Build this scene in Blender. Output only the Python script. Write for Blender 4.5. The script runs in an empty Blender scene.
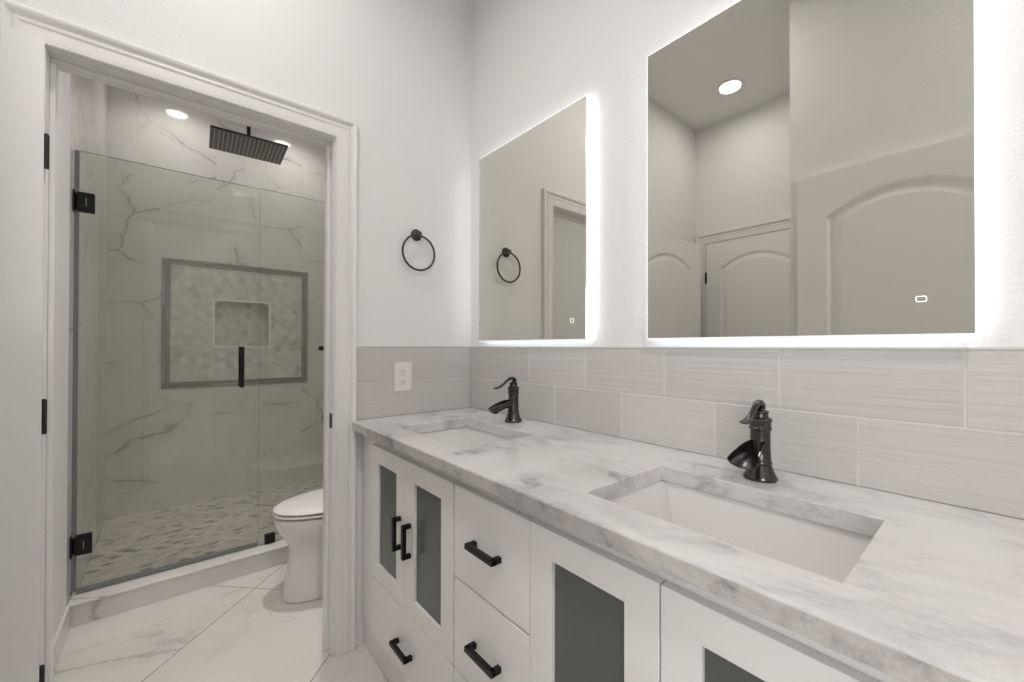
import bpy, bmesh, math, random
from mathutils import Vector, Matrix

random.seed(7)
scene = bpy.context.scene
COL = scene.collection
PI = math.pi

# ------------------------------------------------------------------ camera, world, lights, exposure
cam_data = bpy.data.cameras.new('camera')
cam = bpy.data.objects.new('camera', cam_data)
COL.objects.link(cam)
CAM_H = 1.2197
_f = 408.76
_ya, _pi, _ro = (math.radians(v) for v in (-39.973, 0.3427, 0.123))
_s, _c = math.sin(-_ya), math.cos(-_ya)
_F = Vector((_s, _c, 0)); _R = Vector((_c, -_s, 0)); _U = Vector((0, 0, 1))
_F2 = _F * math.cos(_pi) + _U * math.sin(_pi)
_U2 = _U * math.cos(_pi) - _F * math.sin(_pi)
_R3 = _R * math.cos(_ro) + _U2 * math.sin(_ro)
_U3 = _U2 * math.cos(_ro) - _R * math.sin(_ro)
cam.matrix_world = Matrix(((_R3.x, _U3.x, -_F2.x, 0), (_R3.y, _U3.y, -_F2.y, 0), (_R3.z, _U3.z, -_F2.z, CAM_H), (0, 0, 0, 1)))
cam_data.sensor_width = 36.0
cam_data.lens = _f * 36.0 / 1024.0
cam_data.shift_y = 3.004 / 1024.0
cam_data.clip_start = 0.02
scene.camera = cam

world = bpy.data.worlds.new('world')
scene.world = world
world.use_nodes = True
world.node_tree.nodes['Background'].inputs[0].default_value = (0.9, 0.92, 1.0, 1)
world.node_tree.nodes['Background'].inputs[1].default_value = 0.05

scene.view_settings.view_transform = 'Standard'
scene.view_settings.look = 'None'
scene.view_settings.gamma = 1.0
scene.view_settings.use_curve_mapping = False
scene.view_settings.exposure = 0.0

CEIL = 3.09
WARM = (1.0, 0.975, 0.955)
# recessed downlights: x, y, watts, label
DOWNLIGHTS = [
    (-0.848, 1.235, 2.1, 175, 'round recessed ceiling light seen in the large mirror'),
    (0.10, 1.10, 5.7, 158, 'unseen recessed fill light added in front of the toilet-room doorway'),  # added out of view so light reaches the toilet floor
    (0.02, -0.70, 14.5, 165, 'unseen recessed fill light added behind the camera over the entry'),  # added out of view as fill for drawers and door wall
    (0.037, 3.62, 1.5, 140, 'round recessed ceiling light at the left end of the shower'),
    (0.787, 3.62, 1.5, 140, 'round recessed ceiling light at the right end of the shower'),
]
CAN_FILL = (0.62, 2.18, 11.0, 130)       # unseen cylinder light added to brighten the toilet room
MIRROR_GLOW = 2.6
for x, y, w, spr, zl in [(d[0], d[1], d[2], d[3], CEIL - 0.016) for d in DOWNLIGHTS] + [CAN_FILL + (CEIL - 0.045,)]:
    ld = bpy.data.lights.new('downlight_beam', 'AREA')
    ld.shape = 'DISK'; ld.size = 0.13; ld.energy = w; ld.color = WARM
    ld.spread = math.radians(spr)
    lo = bpy.data.objects.new('downlight_beam', ld)
    lo.location = (x, y, zl)
    COL.objects.link(lo)

# added fill light for the cabinet fronts, shining in through the entry doorway
ld = bpy.data.lights.new('bedroom_fill_light', 'AREA')
ld.shape = 'RECTANGLE'; ld.size = 3.5; ld.size_y = 1.9; ld.energy = 49.0; ld.color = (0.97, 0.98, 1.0)
lo = bpy.data.objects.new('bedroom_fill_light', ld)
lo.location = (-3.08, -3.1, 1.45); lo.rotation_euler = (PI / 2, 0, -PI / 2)
COL.objects.link(lo)

# ------------------------------------------------------------------ helpers
def tag(o, label=None, cat=None, group=None, kind=None):
    if label: o['label'] = label
    if cat: o['category'] = cat
    if group: o['group'] = group
    if kind: o['kind'] = kind
    return o

def thing(name, label, cat, loc=(0, 0, 0), group=None, kind=None, rz=0.0):
    o = bpy.data.objects.new(name, None)
    o.empty_display_size = 0.1
    o.location = loc; o.rotation_euler = (0, 0, rz)
    COL.objects.link(o)
    return tag(o, label, cat, group, kind)

def obj(name, bm, mats, parent=None, smooth=None, local=False):
    """link a bmesh as one object; vertices are world coordinates unless local=True"""
    if parent is not None and not local:
        off = Vector(parent.location)
        if parent.parent is not None:
            off = off + Vector(parent.parent.location)
        bmesh.ops.translate(bm, verts=bm.verts, vec=-off)
    bmesh.ops.recalc_face_normals(bm, faces=bm.faces)
    me = bpy.data.meshes.new(name)
    bm.to_mesh(me); bm.free()
    if not isinstance(mats, (list, tuple)): mats = [mats]
    for m in mats: me.materials.append(m)
    o = bpy.data.objects.new(name, me)
    COL.objects.link(o)
    if parent is not None: o.parent = parent
    if smooth is not None:
        for p in me.polygons: p.use_smooth = True
        if smooth < 179:
            try: me.set_sharp_from_angle(angle=math.radians(smooth))
            except Exception: pass
    return o

def bevel(bm, edges, w, seg=2):
    if w > 0:
        bmesh.ops.bevel(bm, geom=list(edges), offset=w, offset_type='OFFSET', segments=seg, profile=0.5, affect='EDGES', clamp_overlap=True)

def box(bm, x0, x1, y0, y1, z0, z1, b=0.0, seg=2, mat=0):
    t = bmesh.new()
    vs = [t.verts.new((x, y, z)) for x in (x0, x1) for y in (y0, y1) for z in (z0, z1)]
    for f in ((0, 1, 3, 2), (4, 6, 7, 5), (0, 4, 5, 1), (2, 3, 7, 6), (0, 2, 6, 4), (1, 5, 7, 3)):
        t.faces.new([vs[i] for i in f])
    if b: bevel(t, t.edges, b, seg)
    for f in t.faces: f.material_index = mat
    merge(bm, t)
    return bm

def merge(bm, t):
    me = bpy.data.meshes.new('tmp'); t.to_mesh(me); t.free()
    bm.from_mesh(me); bpy.data.meshes.remove(me)

def newbox(*a, **k):
    return box(bmesh.new(), *a, **k)

def lathe(bm, prof, c, n=32, axis='Z', mat=0):
    """prof: list of (r, h) from bottom to top, closed with caps"""
    rings = []
    for r, h in prof:
        ring = []
        for i in range(n):
            a = 2 * PI * i / n
            p = (r * math.cos(a), r * math.sin(a), h)
            if axis == 'X': p = (p[2], p[0], p[1])
            if axis == 'Y': p = (p[0], p[2], p[1])
            ring.append(bm.verts.new((c[0] + p[0], c[1] + p[1], c[2] + p[2])))
        rings.append(ring)
    fs = []
    for a, b in zip(rings, rings[1:]):
        for i in range(n):
            fs.append(bm.faces.new((a[i], a[(i + 1) % n], b[(i + 1) % n], b[i])))
    fs.append(bm.faces.new(rings[0][::-1])); fs.append(bm.faces.new(rings[-1]))
    for f in fs: f.material_index = mat
    return bm

def loft(bm, rings, cap0=True, cap1=True, mat=0):
    R = [[bm.verts.new(p) for p in r] for r in rings]
    n = len(R[0])
    for a, b in zip(R, R[1:]):
        for i in range(n):
            bm.faces.new((a[i], a[(i + 1) % n], b[(i + 1) % n], b[i])).material_index = mat
    if cap0: bm.faces.new(R[0][::-1]).material_index = mat
    if cap1: bm.faces.new(R[-1]).material_index = mat
    return bm

def tube(bm, pts, rad, n=12, closed=False):
    pts = [Vector(p) for p in pts]
    m = len(pts)
    rads = rad if isinstance(rad, (list, tuple)) else [rad] * m
    rings = []; up = None
    for i, p in enumerate(pts):
        if closed: d = pts[(i + 1) % m] - pts[i - 1]
        else: d = pts[min(i + 1, m - 1)] - pts[max(i - 1, 0)]
        d.normalize()
        if up is None:
            up = Vector((0, 0, 1)) if abs(d.z) < 0.9 else Vector((1, 0, 0))
        s = d.cross(up)
        if s.length < 1e-5: s = d.cross(Vector((0, 1, 0)))
        s.normalize(); up = s.cross(d).normalized()
        rings.append([p + (s * math.cos(2 * PI * k / n) + up * math.sin(2 * PI * k / n)) * rads[i] for k in range(n)])
    if closed:
        R = [[bm.verts.new(v) for v in r] for r in rings]
        for i in range(m):
            a, b = R[i], R[(i + 1) % m]
            for k in range(n): bm.faces.new((a[k], a[(k + 1) % n], b[(k + 1) % n], b[k]))
    else: loft(bm, rings)
    return bm

def prism(bm, poly, axis, a0, a1, b=0.0, mat=0):
    """extrude a 2-D polygon along axis from a0 to a1"""
    t = bmesh.new()
    def P(u, v, w):
        return {'X': (w, u, v), 'Y': (u, w, v), 'Z': (u, v, w)}[axis]
    A = [t.verts.new(P(u, v, a0)) for u, v in poly]
    B = [t.verts.new(P(u, v, a1)) for u, v in poly]
    t.faces.new(A[::-1]); t.faces.new(B)
    n = len(poly)
    for i in range(n): t.faces.new((A[i], A[(i + 1) % n], B[(i + 1) % n], B[i]))
    if b: bevel(t, t.edges, b, 2)
    for f in t.faces: f.material_index = mat
    merge(bm, t)
    return bm

# ------------------------------------------------------------------ materials
def nodes_of(name):
    m = bpy.data.materials.new(name); m.use_nodes = True
    nt = m.node_tree
    return m, nt, nt.nodes['Principled BSDF']

def N(nt, typ, **k):
    n = nt.nodes.new(typ)
    for a, v in k.items(): setattr(n, a, v)
    return n

def val(nt, op, a, b=None, clamp=False):
    n = N(nt, 'ShaderNodeMath', operation=op); n.use_clamp = clamp
    for i, v in enumerate((a, b)):
        if v is None: continue
        if isinstance(v, (int, float)): n.inputs[i].default_value = v
        else: nt.links.new(v, n.inputs[i])
    return n.outputs[0]

def ramp(nt, v, p0, p1, c0=(0, 0, 0, 1), c1=(1, 1, 1, 1)):
    n = N(nt, 'ShaderNodeMapRange'); n.clamp = True
    nt.links.new(v, n.inputs['Value'])
    n.inputs['From Min'].default_value = p0; n.inputs['From Max'].default_value = p1
    return n.outputs[0]

def mixc(nt, fac, a, b):
    n = N(nt, 'ShaderNodeMix', data_type='RGBA')
    for i, v in ((0, fac), (6, a), (7, b)):
        if isinstance(v, (int, float)): n.inputs[i].default_value = v
        elif isinstance(v, tuple): n.inputs[i].default_value = v if len(v) == 4 else v + (1,)
        else: nt.links.new(v, n.inputs[i])
    return n.outputs[2]

def noise(nt, vec, scale, detail=4, rough=0.55, dist=0.0):
    n = N(nt, 'ShaderNodeTexNoise')
    n.inputs['Scale'].default_value = scale; n.inputs['Detail'].default_value = detail
    n.inputs['Roughness'].default_value = rough; n.inputs['Distortion'].default_value = dist
    if vec is not None: nt.links.new(vec, n.inputs['Vector'])
    return n.outputs['Fac']

def mapping(nt, vec, loc=(0, 0, 0), rot=(0, 0, 0), sc=(1, 1, 1)):
    n = N(nt, 'ShaderNodeMapping')
    n.inputs['Location'].default_value = loc; n.inputs['Rotation'].default_value = rot; n.inputs['Scale'].default_value = sc
    nt.links.new(vec, n.inputs['Vector'])
    return n.outputs[0]

def objcoord(nt):
    return N(nt, 'ShaderNodeTexCoord').outputs['Object']

def simple(name, col, rough=0.5, metal=0.0, bump=None, spec=None, coat=0.0):
    m, nt, p = nodes_of(name)
    p.inputs['Base Color'].default_value = col + (1,)
    p.inputs['Roughness'].default_value = rough
    p.inputs['Metallic'].default_value = metal
    if spec is not None: p.inputs['Specular IOR Level'].default_value = spec
    if coat: p.inputs['Coat Weight'].default_value = coat
    if bump:
        sc, st, d = bump
        b = N(nt, 'ShaderNodeBump'); b.inputs['Strength'].default_value = st; b.inputs['Distance'].default_value = d
        nt.links.new(noise(nt, objcoord(nt), sc, 3, 0.5), b.inputs['Height'])
        nt.links.new(b.outputs[0], p.inputs['Normal'])
    return m

def orange_peel(name, col, rough=0.55):
    m, nt, p = nodes_of(name)
    p.inputs['Base Color'].default_value = col + (1,)
    p.inputs['Roughness'].default_value = rough
    n = noise(nt, objcoord(nt), 150.0, 3, 0.5, 0.3)
    h = ramp(nt, n, 0.42, 0.66)
    b = N(nt, 'ShaderNodeBump'); b.inputs['Strength'].default_value = 0.35; b.inputs['Distance'].default_value = 0.0014
    nt.links.new(h, b.inputs['Height']); nt.links.new(b.outputs[0], p.inputs['Normal'])
    return m

def veins(nt, vec, scale, width, dist=1.2, rough=0.6):
    n = noise(nt, vec, scale, 6, rough, dist)
    a = val(nt, 'ABSOLUTE', val(nt, 'SUBTRACT', n, 0.5))
    inv = ramp(nt, a, 0.0, width)
    return val(nt, 'SUBTRACT', 1.0, inv)

def marble_tile(name, base, vein_col, rough, brick=None, rot=(0, 0, 0), loc=(0, 0, 0), vein_amt=0.8, grout=(0.42, 0.39, 0.36), vscale=0.9, mask=0.37):
    """white porcelain marble tile with sparse thin grey veins; brick = (width, height, mortar)"""
    m, nt, p = nodes_of(name)
    oc = objcoord(nt)
    vec = oc; fac = None
    if brick:
        bv = mapping(nt, oc, loc, rot)
        bt = N(nt, 'ShaderNodeTexBrick')
        bt.offset = 0.0; bt.squash = 1.0
        nt.links.new(bv, bt.inputs['Vector'])
        bt.inputs['Color1'].default_value = (0, 0, 0, 1); bt.inputs['Color2'].default_value = (1, 1, 1, 1)
        bt.inputs['Mortar'].default_value = (0, 0, 0, 1)
        bt.inputs['Scale'].default_value = 1.0
        bt.inputs['Mortar Size'].default_value = brick[2]; bt.inputs['Mortar Smooth'].default_value = 0.1
        bt.inputs['Brick Width'].default_value = brick[0]; bt.inputs['Row Height'].default_value = brick[1]
        fac = bt.outputs['Fac']
        sc = N(nt, 'ShaderNodeVectorMath', operation='SCALE'); nt.links.new(bt.outputs['Color'], sc.inputs[0]); sc.inputs[3].default_value = 7.0
        ad = N(nt, 'ShaderNodeVectorMath', operation='ADD'); nt.links.new(oc, ad.inputs[0]); nt.links.new(sc.outputs[0], ad.inputs[1])
        vec = ad.outputs[0]
    def crackle(scale, width, off, amp):
        st = mapping(nt, vec, off, (0.35, 0.5, 0.8), (1.0, 2.1, 1.6))
        nz = N(nt, 'ShaderNodeTexNoise'); nz.inputs['Scale'].default_value = 3.2; nz.inputs['Detail'].default_value = 6; nz.inputs['Roughness'].default_value = 0.62
        nt.links.new(st, nz.inputs['Vector'])
        sb = N(nt, 'ShaderNodeVectorMath', operation='MULTIPLY_ADD')
        nt.links.new(nz.outputs['Color'], sb.inputs[0]); sb.inputs[1].default_value = (amp, amp, amp); nt.links.new(st, sb.inputs[2])
        vo = N(nt, 'ShaderNodeTexVoronoi'); vo.feature = 'DISTANCE_TO_EDGE'; vo.inputs['Scale'].default_value = scale
        nt.links.new(sb.outputs[0], vo.inputs['Vector'])
        d = vo.outputs['Distance']
        return val(nt, 'SUBTRACT', 1.0, ramp(nt, d, 0.0, width)), val(nt, 'SUBTRACT', 1.0, ramp(nt, d, 0.0, width * 7))
    v1, h1 = crackle(vscale, 0.012, (1.3, 0.4, 2.2), 0.19)
    v2, h2 = crackle(vscale * 1.9, 0.012, (5.3, 3.4, 0.2), 0.16)
    m1 = ramp(nt, noise(nt, vec, 2.6, 3), mask, mask + 0.16)
    m2 = ramp(nt, noise(nt, vec, 4.1, 3), mask + 0.08, mask + 0.22)
    v = val(nt, 'ADD', val(nt, 'MULTIPLY', v1, m1), val(nt, 'MULTIPLY', v2, val(nt, 'MULTIPLY', m2, 0.6)), clamp=True)
    halo = val(nt, 'MULTIPLY', h1, val(nt, 'MULTIPLY', m1, 0.16))
    v = val(nt, 'ADD', val(nt, 'MULTIPLY', v, vein_amt), halo, clamp=True)
    cloud = ramp(nt, noise(nt, vec, 2.2, 4, 0.6, 0.5), 0.35, 0.75)
    c = mixc(nt, val(nt, 'MULTIPLY', cloud, 0.16), base, vein_col)
    c = mixc(nt, v, c, vein_col)
    if fac is not None: c = mixc(nt, fac, c, grout)
    nt.links.new(c, p.inputs['Base Color'])
    p.inputs['Roughness'].default_value = rough
    return m

def counter_marble(name, c0=(0.745, 0.725, 0.71), c1=(0.68, 0.66, 0.64), cv=(0.30, 0.295, 0.30), extra=0.0):
    m, nt, p = nodes_of(name)
    oc = objcoord(nt)
    st = mapping(nt, oc, (3.1, 1.7, 0.4), (0.0, 0.0, 0.5), (1.5, 0.75, 1.5))
    n1 = noise(nt, st, 3.4, 9, 0.66, 0.9)
    smoke = ramp(nt, n1, 0.46, 0.66)
    n2 = noise(nt, st, 9.0, 7, 0.72, 0.6)
    blot = ramp(nt, n2, 0.51, 0.66)
    m2 = ramp(nt, noise(nt, oc, 5.0, 3), 0.47, 0.60)
    fine = veins(nt, st, 4.4, 0.03, 1.0, 0.7)
    v = val(nt, 'ADD', val(nt, 'MULTIPLY', smoke, 0.40), val(nt, 'MULTIPLY', val(nt, 'MULTIPLY', blot, m2), 0.72), clamp=True)
    v = val(nt, 'ADD', v, val(nt, 'MULTIPLY', val(nt, 'MULTIPLY', fine, smoke), 0.25), clamp=True)
    if extra: v = val(nt, 'ADD', v, val(nt, 'MULTIPLY', ramp(nt, noise(nt, oc, 26.0, 6, 0.7), 0.52, 0.70), extra), clamp=True)
    c = mixc(nt, ramp(nt, noise(nt, oc, 5.0, 5), 0.35, 0.7), c0, c1)
    c = mixc(nt, v, c, cv)
    nt.links.new(c, p.inputs['Base Color'])
    p.inputs['Roughness'].default_value = 0.16
    return m

def toned(name, dark, light, rough, bump=0.0, nscale=14.0):
    """mosaic stone whose colour is picked by the per-face 'tone' attribute plus faint veining"""
    m, nt, p = nodes_of(name)
    at = N(nt, 'ShaderNodeAttribute'); at.attribute_name = 'tone'
    n = noise(nt, objcoord(nt), nscale, 5, 0.65, 1.5)
    f = val(nt, 'ADD', at.outputs['Fac'], val(nt, 'MULTIPLY', val(nt, 'SUBTRACT', n, 0.5), 0.7), clamp=True)
    nt.links.new(mixc(nt, f, dark, light), p.inputs['Base Color'])
    p.inputs['Roughness'].default_value = rough
    return m

def emitter(name, col, strength):
    m, nt, p = nodes_of(name)
    p.inputs['Base Color'].default_value = (0.9, 0.9, 0.9, 1)
    p.inputs['Emission Color'].default_value = col + (1,)
    p.inputs['Emission Strength'].default_value = strength
    return m

def clear_glass(name, tint, refl=1.0, rough=0.0):
    m = bpy.data.materials.new(name); m.use_nodes = True
    nt = m.node_tree; nt.nodes.clear()
    out = N(nt, 'ShaderNodeOutputMaterial')
    g = N(nt, 'ShaderNodeNewGeometry')
    dp = N(nt, 'ShaderNodeVectorMath', operation='DOT_PRODUCT')
    nt.links.new(g.outputs['Normal'], dp.inputs[0]); nt.links.new(g.outputs['Incoming'], dp.inputs[1])
    a = val(nt, 'SUBTRACT', 1.0, val(nt, 'ABSOLUTE', dp.outputs['Value']), clamp=True)
    F = val(nt, 'ADD', val(nt, 'MULTIPLY', val(nt, 'POWER', a, 5.0), 0.96), 0.04)
    F = val(nt, 'MULTIPLY', F, refl, clamp=True)
    tr = N(nt, 'ShaderNodeBsdfTransparent'); tr.inputs[0].default_value = tint + (1,)
    gl = N(nt, 'ShaderNodeBsdfGlossy'); gl.inputs['Roughness'].default_value = rough
    mx = N(nt, 'ShaderNodeMixShader')
    nt.links.new(F, mx.inputs[0]); nt.links.new(tr.outputs[0], mx.inputs[1]); nt.links.new(gl.outputs[0], mx.inputs[2])
    nt.links.new(mx.outputs[0], out.inputs[0])
    return m

M = {}
M['wall'] = orange_peel('wall_paint', (0.87, 0.86, 0.845))
M['ceil'] = orange_peel('ceiling_paint', (0.86, 0.85, 0.835), 0.7)
M['trim'] = simple('trim_paint', (0.87, 0.855, 0.835), 0.32)
M['door'] = simple('door_paint', (0.915, 0.90, 0.88), 0.36)
M['cab'] = simple('cabinet_paint', (0.92, 0.90, 0.875), 0.33)
M['black'] = simple('matte_black_metal', (0.018, 0.017, 0.017), 0.38, 0.6)
M['bronze'] = simple('dark_bronze_metal', (0.085, 0.078, 0.074), 0.22, 0.9)
M['hingedark'] = simple('hinge_dark_metal', (0.05, 0.048, 0.045), 0.4, 0.8)
M['porcelain'] = simple('porcelain', (0.82, 0.79, 0.76), 0.08, coat=0.5)
M['sink'] = simple('sink_ceramic', (0.86, 0.84, 0.82), 0.1, coat=0.4)
M['plastic'] = simple('white_plastic', (0.84, 0.81, 0.77), 0.35)
M['slot2'] = simple('mirror_backing_metal', (0.6, 0.6, 0.6), 0.4, 0.3)
M['slot'] = simple('dark_slot', (0.05, 0.045, 0.04), 0.6)
M['steel'] = simple('satin_nickel', (0.45, 0.43, 0.41), 0.35, 1.0)
M['counter'] = counter_marble('counter_marble')
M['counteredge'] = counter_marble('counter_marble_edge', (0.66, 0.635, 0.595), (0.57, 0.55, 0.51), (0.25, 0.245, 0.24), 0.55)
M['floor'] = marble_tile('floor_marble_tile', (0.77, 0.73, 0.69), (0.30, 0.285, 0.27), 0.22, (0.6096, 0.6096, 0.0022), (0, 0, -PI / 4), (-1.9445 + 0.6096 * 8, -1.467 + 0.6096 * 8, 0), 0.42, (0.26, 0.24, 0.22), mask=0.45)
M['wtile_y'] = marble_tile('shower_marble_y', (0.78, 0.755, 0.72), (0.34, 0.33, 0.315), 0.06, (0.61, 1.22, 0.0012), (PI / 2, 0, 0), (0.333 + 6.1, 0, 12.2), 0.72, (0.72, 0.70, 0.67), 1.15, 0.40)
M['wtile_x'] = marble_tile('shower_marble_x', (0.78, 0.755, 0.72), (0.34, 0.33, 0.315), 0.06, (0.61, 1.22, 0.0012), (PI / 2, 0, PI / 2), (6.1, 0, 12.2), 0.72, (0.72, 0.70, 0.67), 1.15, 0.40)
M['curb'] = marble_tile('curb_marble', (0.78, 0.755, 0.72), (0.34, 0.33, 0.315), 0.15, None, vein_amt=0.6)
M['hex'] = toned('hexagon_marble', (0.36, 0.35, 0.33), (0.76, 0.74, 0.70), 0.15)
M['pebble'] = toned('shower_floor_mosaic', (0.30, 0.28, 0.255), (0.80, 0.755, 0.70), 0.35)
M['grout'] = simple('grout_pale', (0.68, 0.66, 0.63), 0.8)
M['liner'] = toned('grey_stone_liner', (0.22, 0.22, 0.21), (0.36, 0.355, 0.34), 0.25)
M['nichetrim'] = simple('niche_white_edge', (0.92, 0.91, 0.89), 0.25)
M['mirror'] = simple('mirror_silver', (0.72, 0.71, 0.655), 0.0, 1.0)
M['glow'] = emitter('mirror_led_edge', (0.84, 0.89, 1.0), MIRROR_GLOW)
M['fillpane'] = emitter('fill_window_glow', (0.97, 0.98, 1.0), 3.0)  # glowing pane of the added bedroom window
M['acrylic'] = emitter('mirror_acrylic_edge', (0.93, 0.95, 1.0), 0.55)
M['touch'] = emitter('mirror_touch_icon', (0.95, 0.97, 1.0), 1.2)
M['lens'] = emitter('downlight_lens', (1.0, 0.975, 0.94), 15.0)
M['glass'] = clear_glass('shower_glass', (0.922, 0.930, 0.902), 1.1)
M['glassedge'] = simple('shower_glass_edge', (0.20, 0.27, 0.25), 0.15)
M['seal'] = simple('vinyl_seal', (0.20, 0.205, 0.205), 0.3)
M['frost'] = simple('smoked_frosted_glass', (0.115, 0.125, 0.118), 0.22)
M['head'] = simple('shower_head_face', (0.13, 0.115, 0.105), 0.35, 0.4)
M['headrib'] = simple('shower_head_rib', (0.52, 0.48, 0.45), 0.4, 0.1)

def wavy_tile(name):
    m, nt, p = nodes_of(name)
    oc = objcoord(nt)
    at = N(nt, 'ShaderNodeAttribute'); at.attribute_name = 'tone'
    nt.links.new(mixc(nt, at.outputs['Fac'], (0.59, 0.57, 0.54), (0.65, 0.63, 0.60)), p.inputs['Base Color'])
    p.inputs['Roughness'].default_value = 0.16
    st = mapping(nt, oc, (0, 0, 0), (0, 0, 0), (2.2, 2.2, 95.0))
    n = noise(nt, st, 1.0, 3, 0.5, 0.35)
    b = N(nt, 'ShaderNodeBump'); b.inputs['Strength'].default_value = 0.5; b.inputs['Distance'].default_value = 0.0035
    nt.links.new(n, b.inputs['Height']); nt.links.new(b.outputs[0], p.inputs['Normal'])
    return m
M['wavy'] = wavy_tile('wavy_glazed_tile')
M['wgrout'] = simple('backsplash_grout', (0.70, 0.68, 0.64), 0.7)

def struct(name, bm, mats, smooth=None, parent=None):
    o = obj(name, bm, mats, parent, smooth)
    if parent is None: o['kind'] = 'structure'
    return o

# ------------------------------------------------------------------ key dimensions (metres)
XW = 1.142          # face of the vanity wall tiles
WX = 1.148          # painted face of the vanity wall
YB = 1.688          # door wall, vanity side
YB2 = 1.80          # door wall, toilet side
XJL, XJR = -0.265, 0.4945   # door opening
HEAD = 2.040
TL, TR = -0.333, 1.22       # toilet room side walls
YS = 3.93           # shower back wall
YC0, YC1, ZC = 2.58, 2.735, 0.102   # shower curb
WL = -1.27          # left wall of the side wing
NX, NY = -0.172, 0.676       # end of the entry wall beside the camera
YR = -1.75          # wall behind the camera

# ------------------------------------------------------------------ room shell
BX, BY = -3.10, -5.2     # far corner of the bedroom added around the fill window
struct('floor', newbox(BX - 0.15, TR + 0.15, BY - 0.15, YS + 0.15, -0.1, 0.0), M['floor'])
struct('ceiling', newbox(BX - 0.15, TR + 0.15, BY - 0.15, YS + 0.15, CEIL, CEIL + 0.1), M['ceil'])
struct('wall_right', newbox(WX, WX + 0.14, YR - 0.15, YB2, 0, CEIL), M['wall'])
bm = bmesh.new()
box(bm, WL - 0.15, XJL - 0.018, YB, YB2, 0, CEIL)
box(bm, XJR + 0.018, WX, YB, YB2, 0, CEIL)
box(bm, XJL - 0.018, XJR + 0.018, YB, YB2, HEAD + 0.018, CEIL)
struct('wall_back', bm, M['wall'])
struct('wall_left', newbox(WL - 0.15, WL, NY - 0.12, YB, 0, CEIL), M['wall'])
DY0, DY1, DZ = -0.885, -0.135, 2.05     # entry doorway to the bedroom
bm = bmesh.new()
prism(bm, [(WL, NY), (NX, NY), (NX, DY1), (NX - 0.12, DY1), (NX - 0.12, NY - 0.12), (WL, NY - 0.12)], 'Z', 0, CEIL)
box(bm, NX - 0.12, NX, DY0, DY1, DZ, CEIL)
box(bm, NX - 0.12, NX, BY, DY0, 0, CEIL)
box(bm, BX, WL, NY - 0.12, NY, 0, CEIL)
struct('wall_entry', bm, M['wall'])
bm = bmesh.new()
box(bm, BX - 0.15, BX, BY, NY, 0, 0.50); box(bm, BX - 0.15, BX, BY, NY, 2.40, CEIL)
box(bm, BX - 0.15, BX, BY, -4.85, 0.50, 2.40); box(bm, BX - 0.15, BX, -1.35, NY, 0.50, 2.40)
struct('wall_bedroom_left', bm, M['wall'])
struct('wall_bedroom_front', newbox(BX - 0.15, NX, BY - 0.15, BY, 0, CEIL), M['wall'])
bm = bmesh.new()
for y0, y1, z0, z1 in ((-4.85, -4.80, 0.5, 2.4), (-1.40, -1.35, 0.5, 2.4), (-4.80, -1.40, 0.5, 0.55), (-4.80, -1.40, 2.35, 2.4), (-3.125, -3.075, 0.55, 2.35)):
    box(bm, BX - 0.10, BX - 0.03, y0, y1, z0, z1, 0.003, 1)
added_win = struct('added_window_1', bm, M['trim'])  # unseen window, added to give the bedroom fill light a source
obj('added_window_pane', newbox(BX - 0.072, BX - 0.066, -4.80, -1.40, 0.55, 2.35), M['fillpane'], added_win)
struct('wall_front', newbox(NX, WX, YR - 0.15, YR, 0, CEIL), M['wall'])
# toilet room: painted strips up to the curb, marble in the shower
bm = newbox(TL - 0.12, TL, YB2, YC0, 0, CEIL)
struct('wall_toilet_left', bm, M['wall'])
struct('wall_toilet_right', newbox(TR, TR + 0.14, YB2, YC0, 0, CEIL), M['wall'])
struct('wall_shower_left', newbox(TL - 0.12, TL, YC0, YS, 0, CEIL), M['wtile_x'])
struct('wall_shower_right', newbox(TR, TR + 0.14, YC0, YS, 0, CEIL), M['wtile_x'])
# niche geometry
NF = (-0.045, 0.935, 0.906, 1.868)     # outer liner frame x0 x1 z0 z1
NI = (0.004, 0.887, 0.950, 1.824)      # mosaic field
NN = (0.268, 0.640, 1.215, 1.574)      # recess
bm = bmesh.new()
box(bm, TL - 0.12, NN[0], YS, YS + 0.14, 0, CEIL)
box(bm, NN[1], TR + 0.14, YS, YS + 0.14, 0, CEIL)
box(bm, NN[0], NN[1], YS, YS + 0.14, 0, NN[2])
box(bm, NN[0], NN[1], YS, YS + 0.14, NN[3], CEIL)
box(bm, NN[0], NN[1], YS + 0.10, YS + 0.14, NN[2], NN[3])
struct('wall_shower_back', bm, M['wtile_y'])

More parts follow.
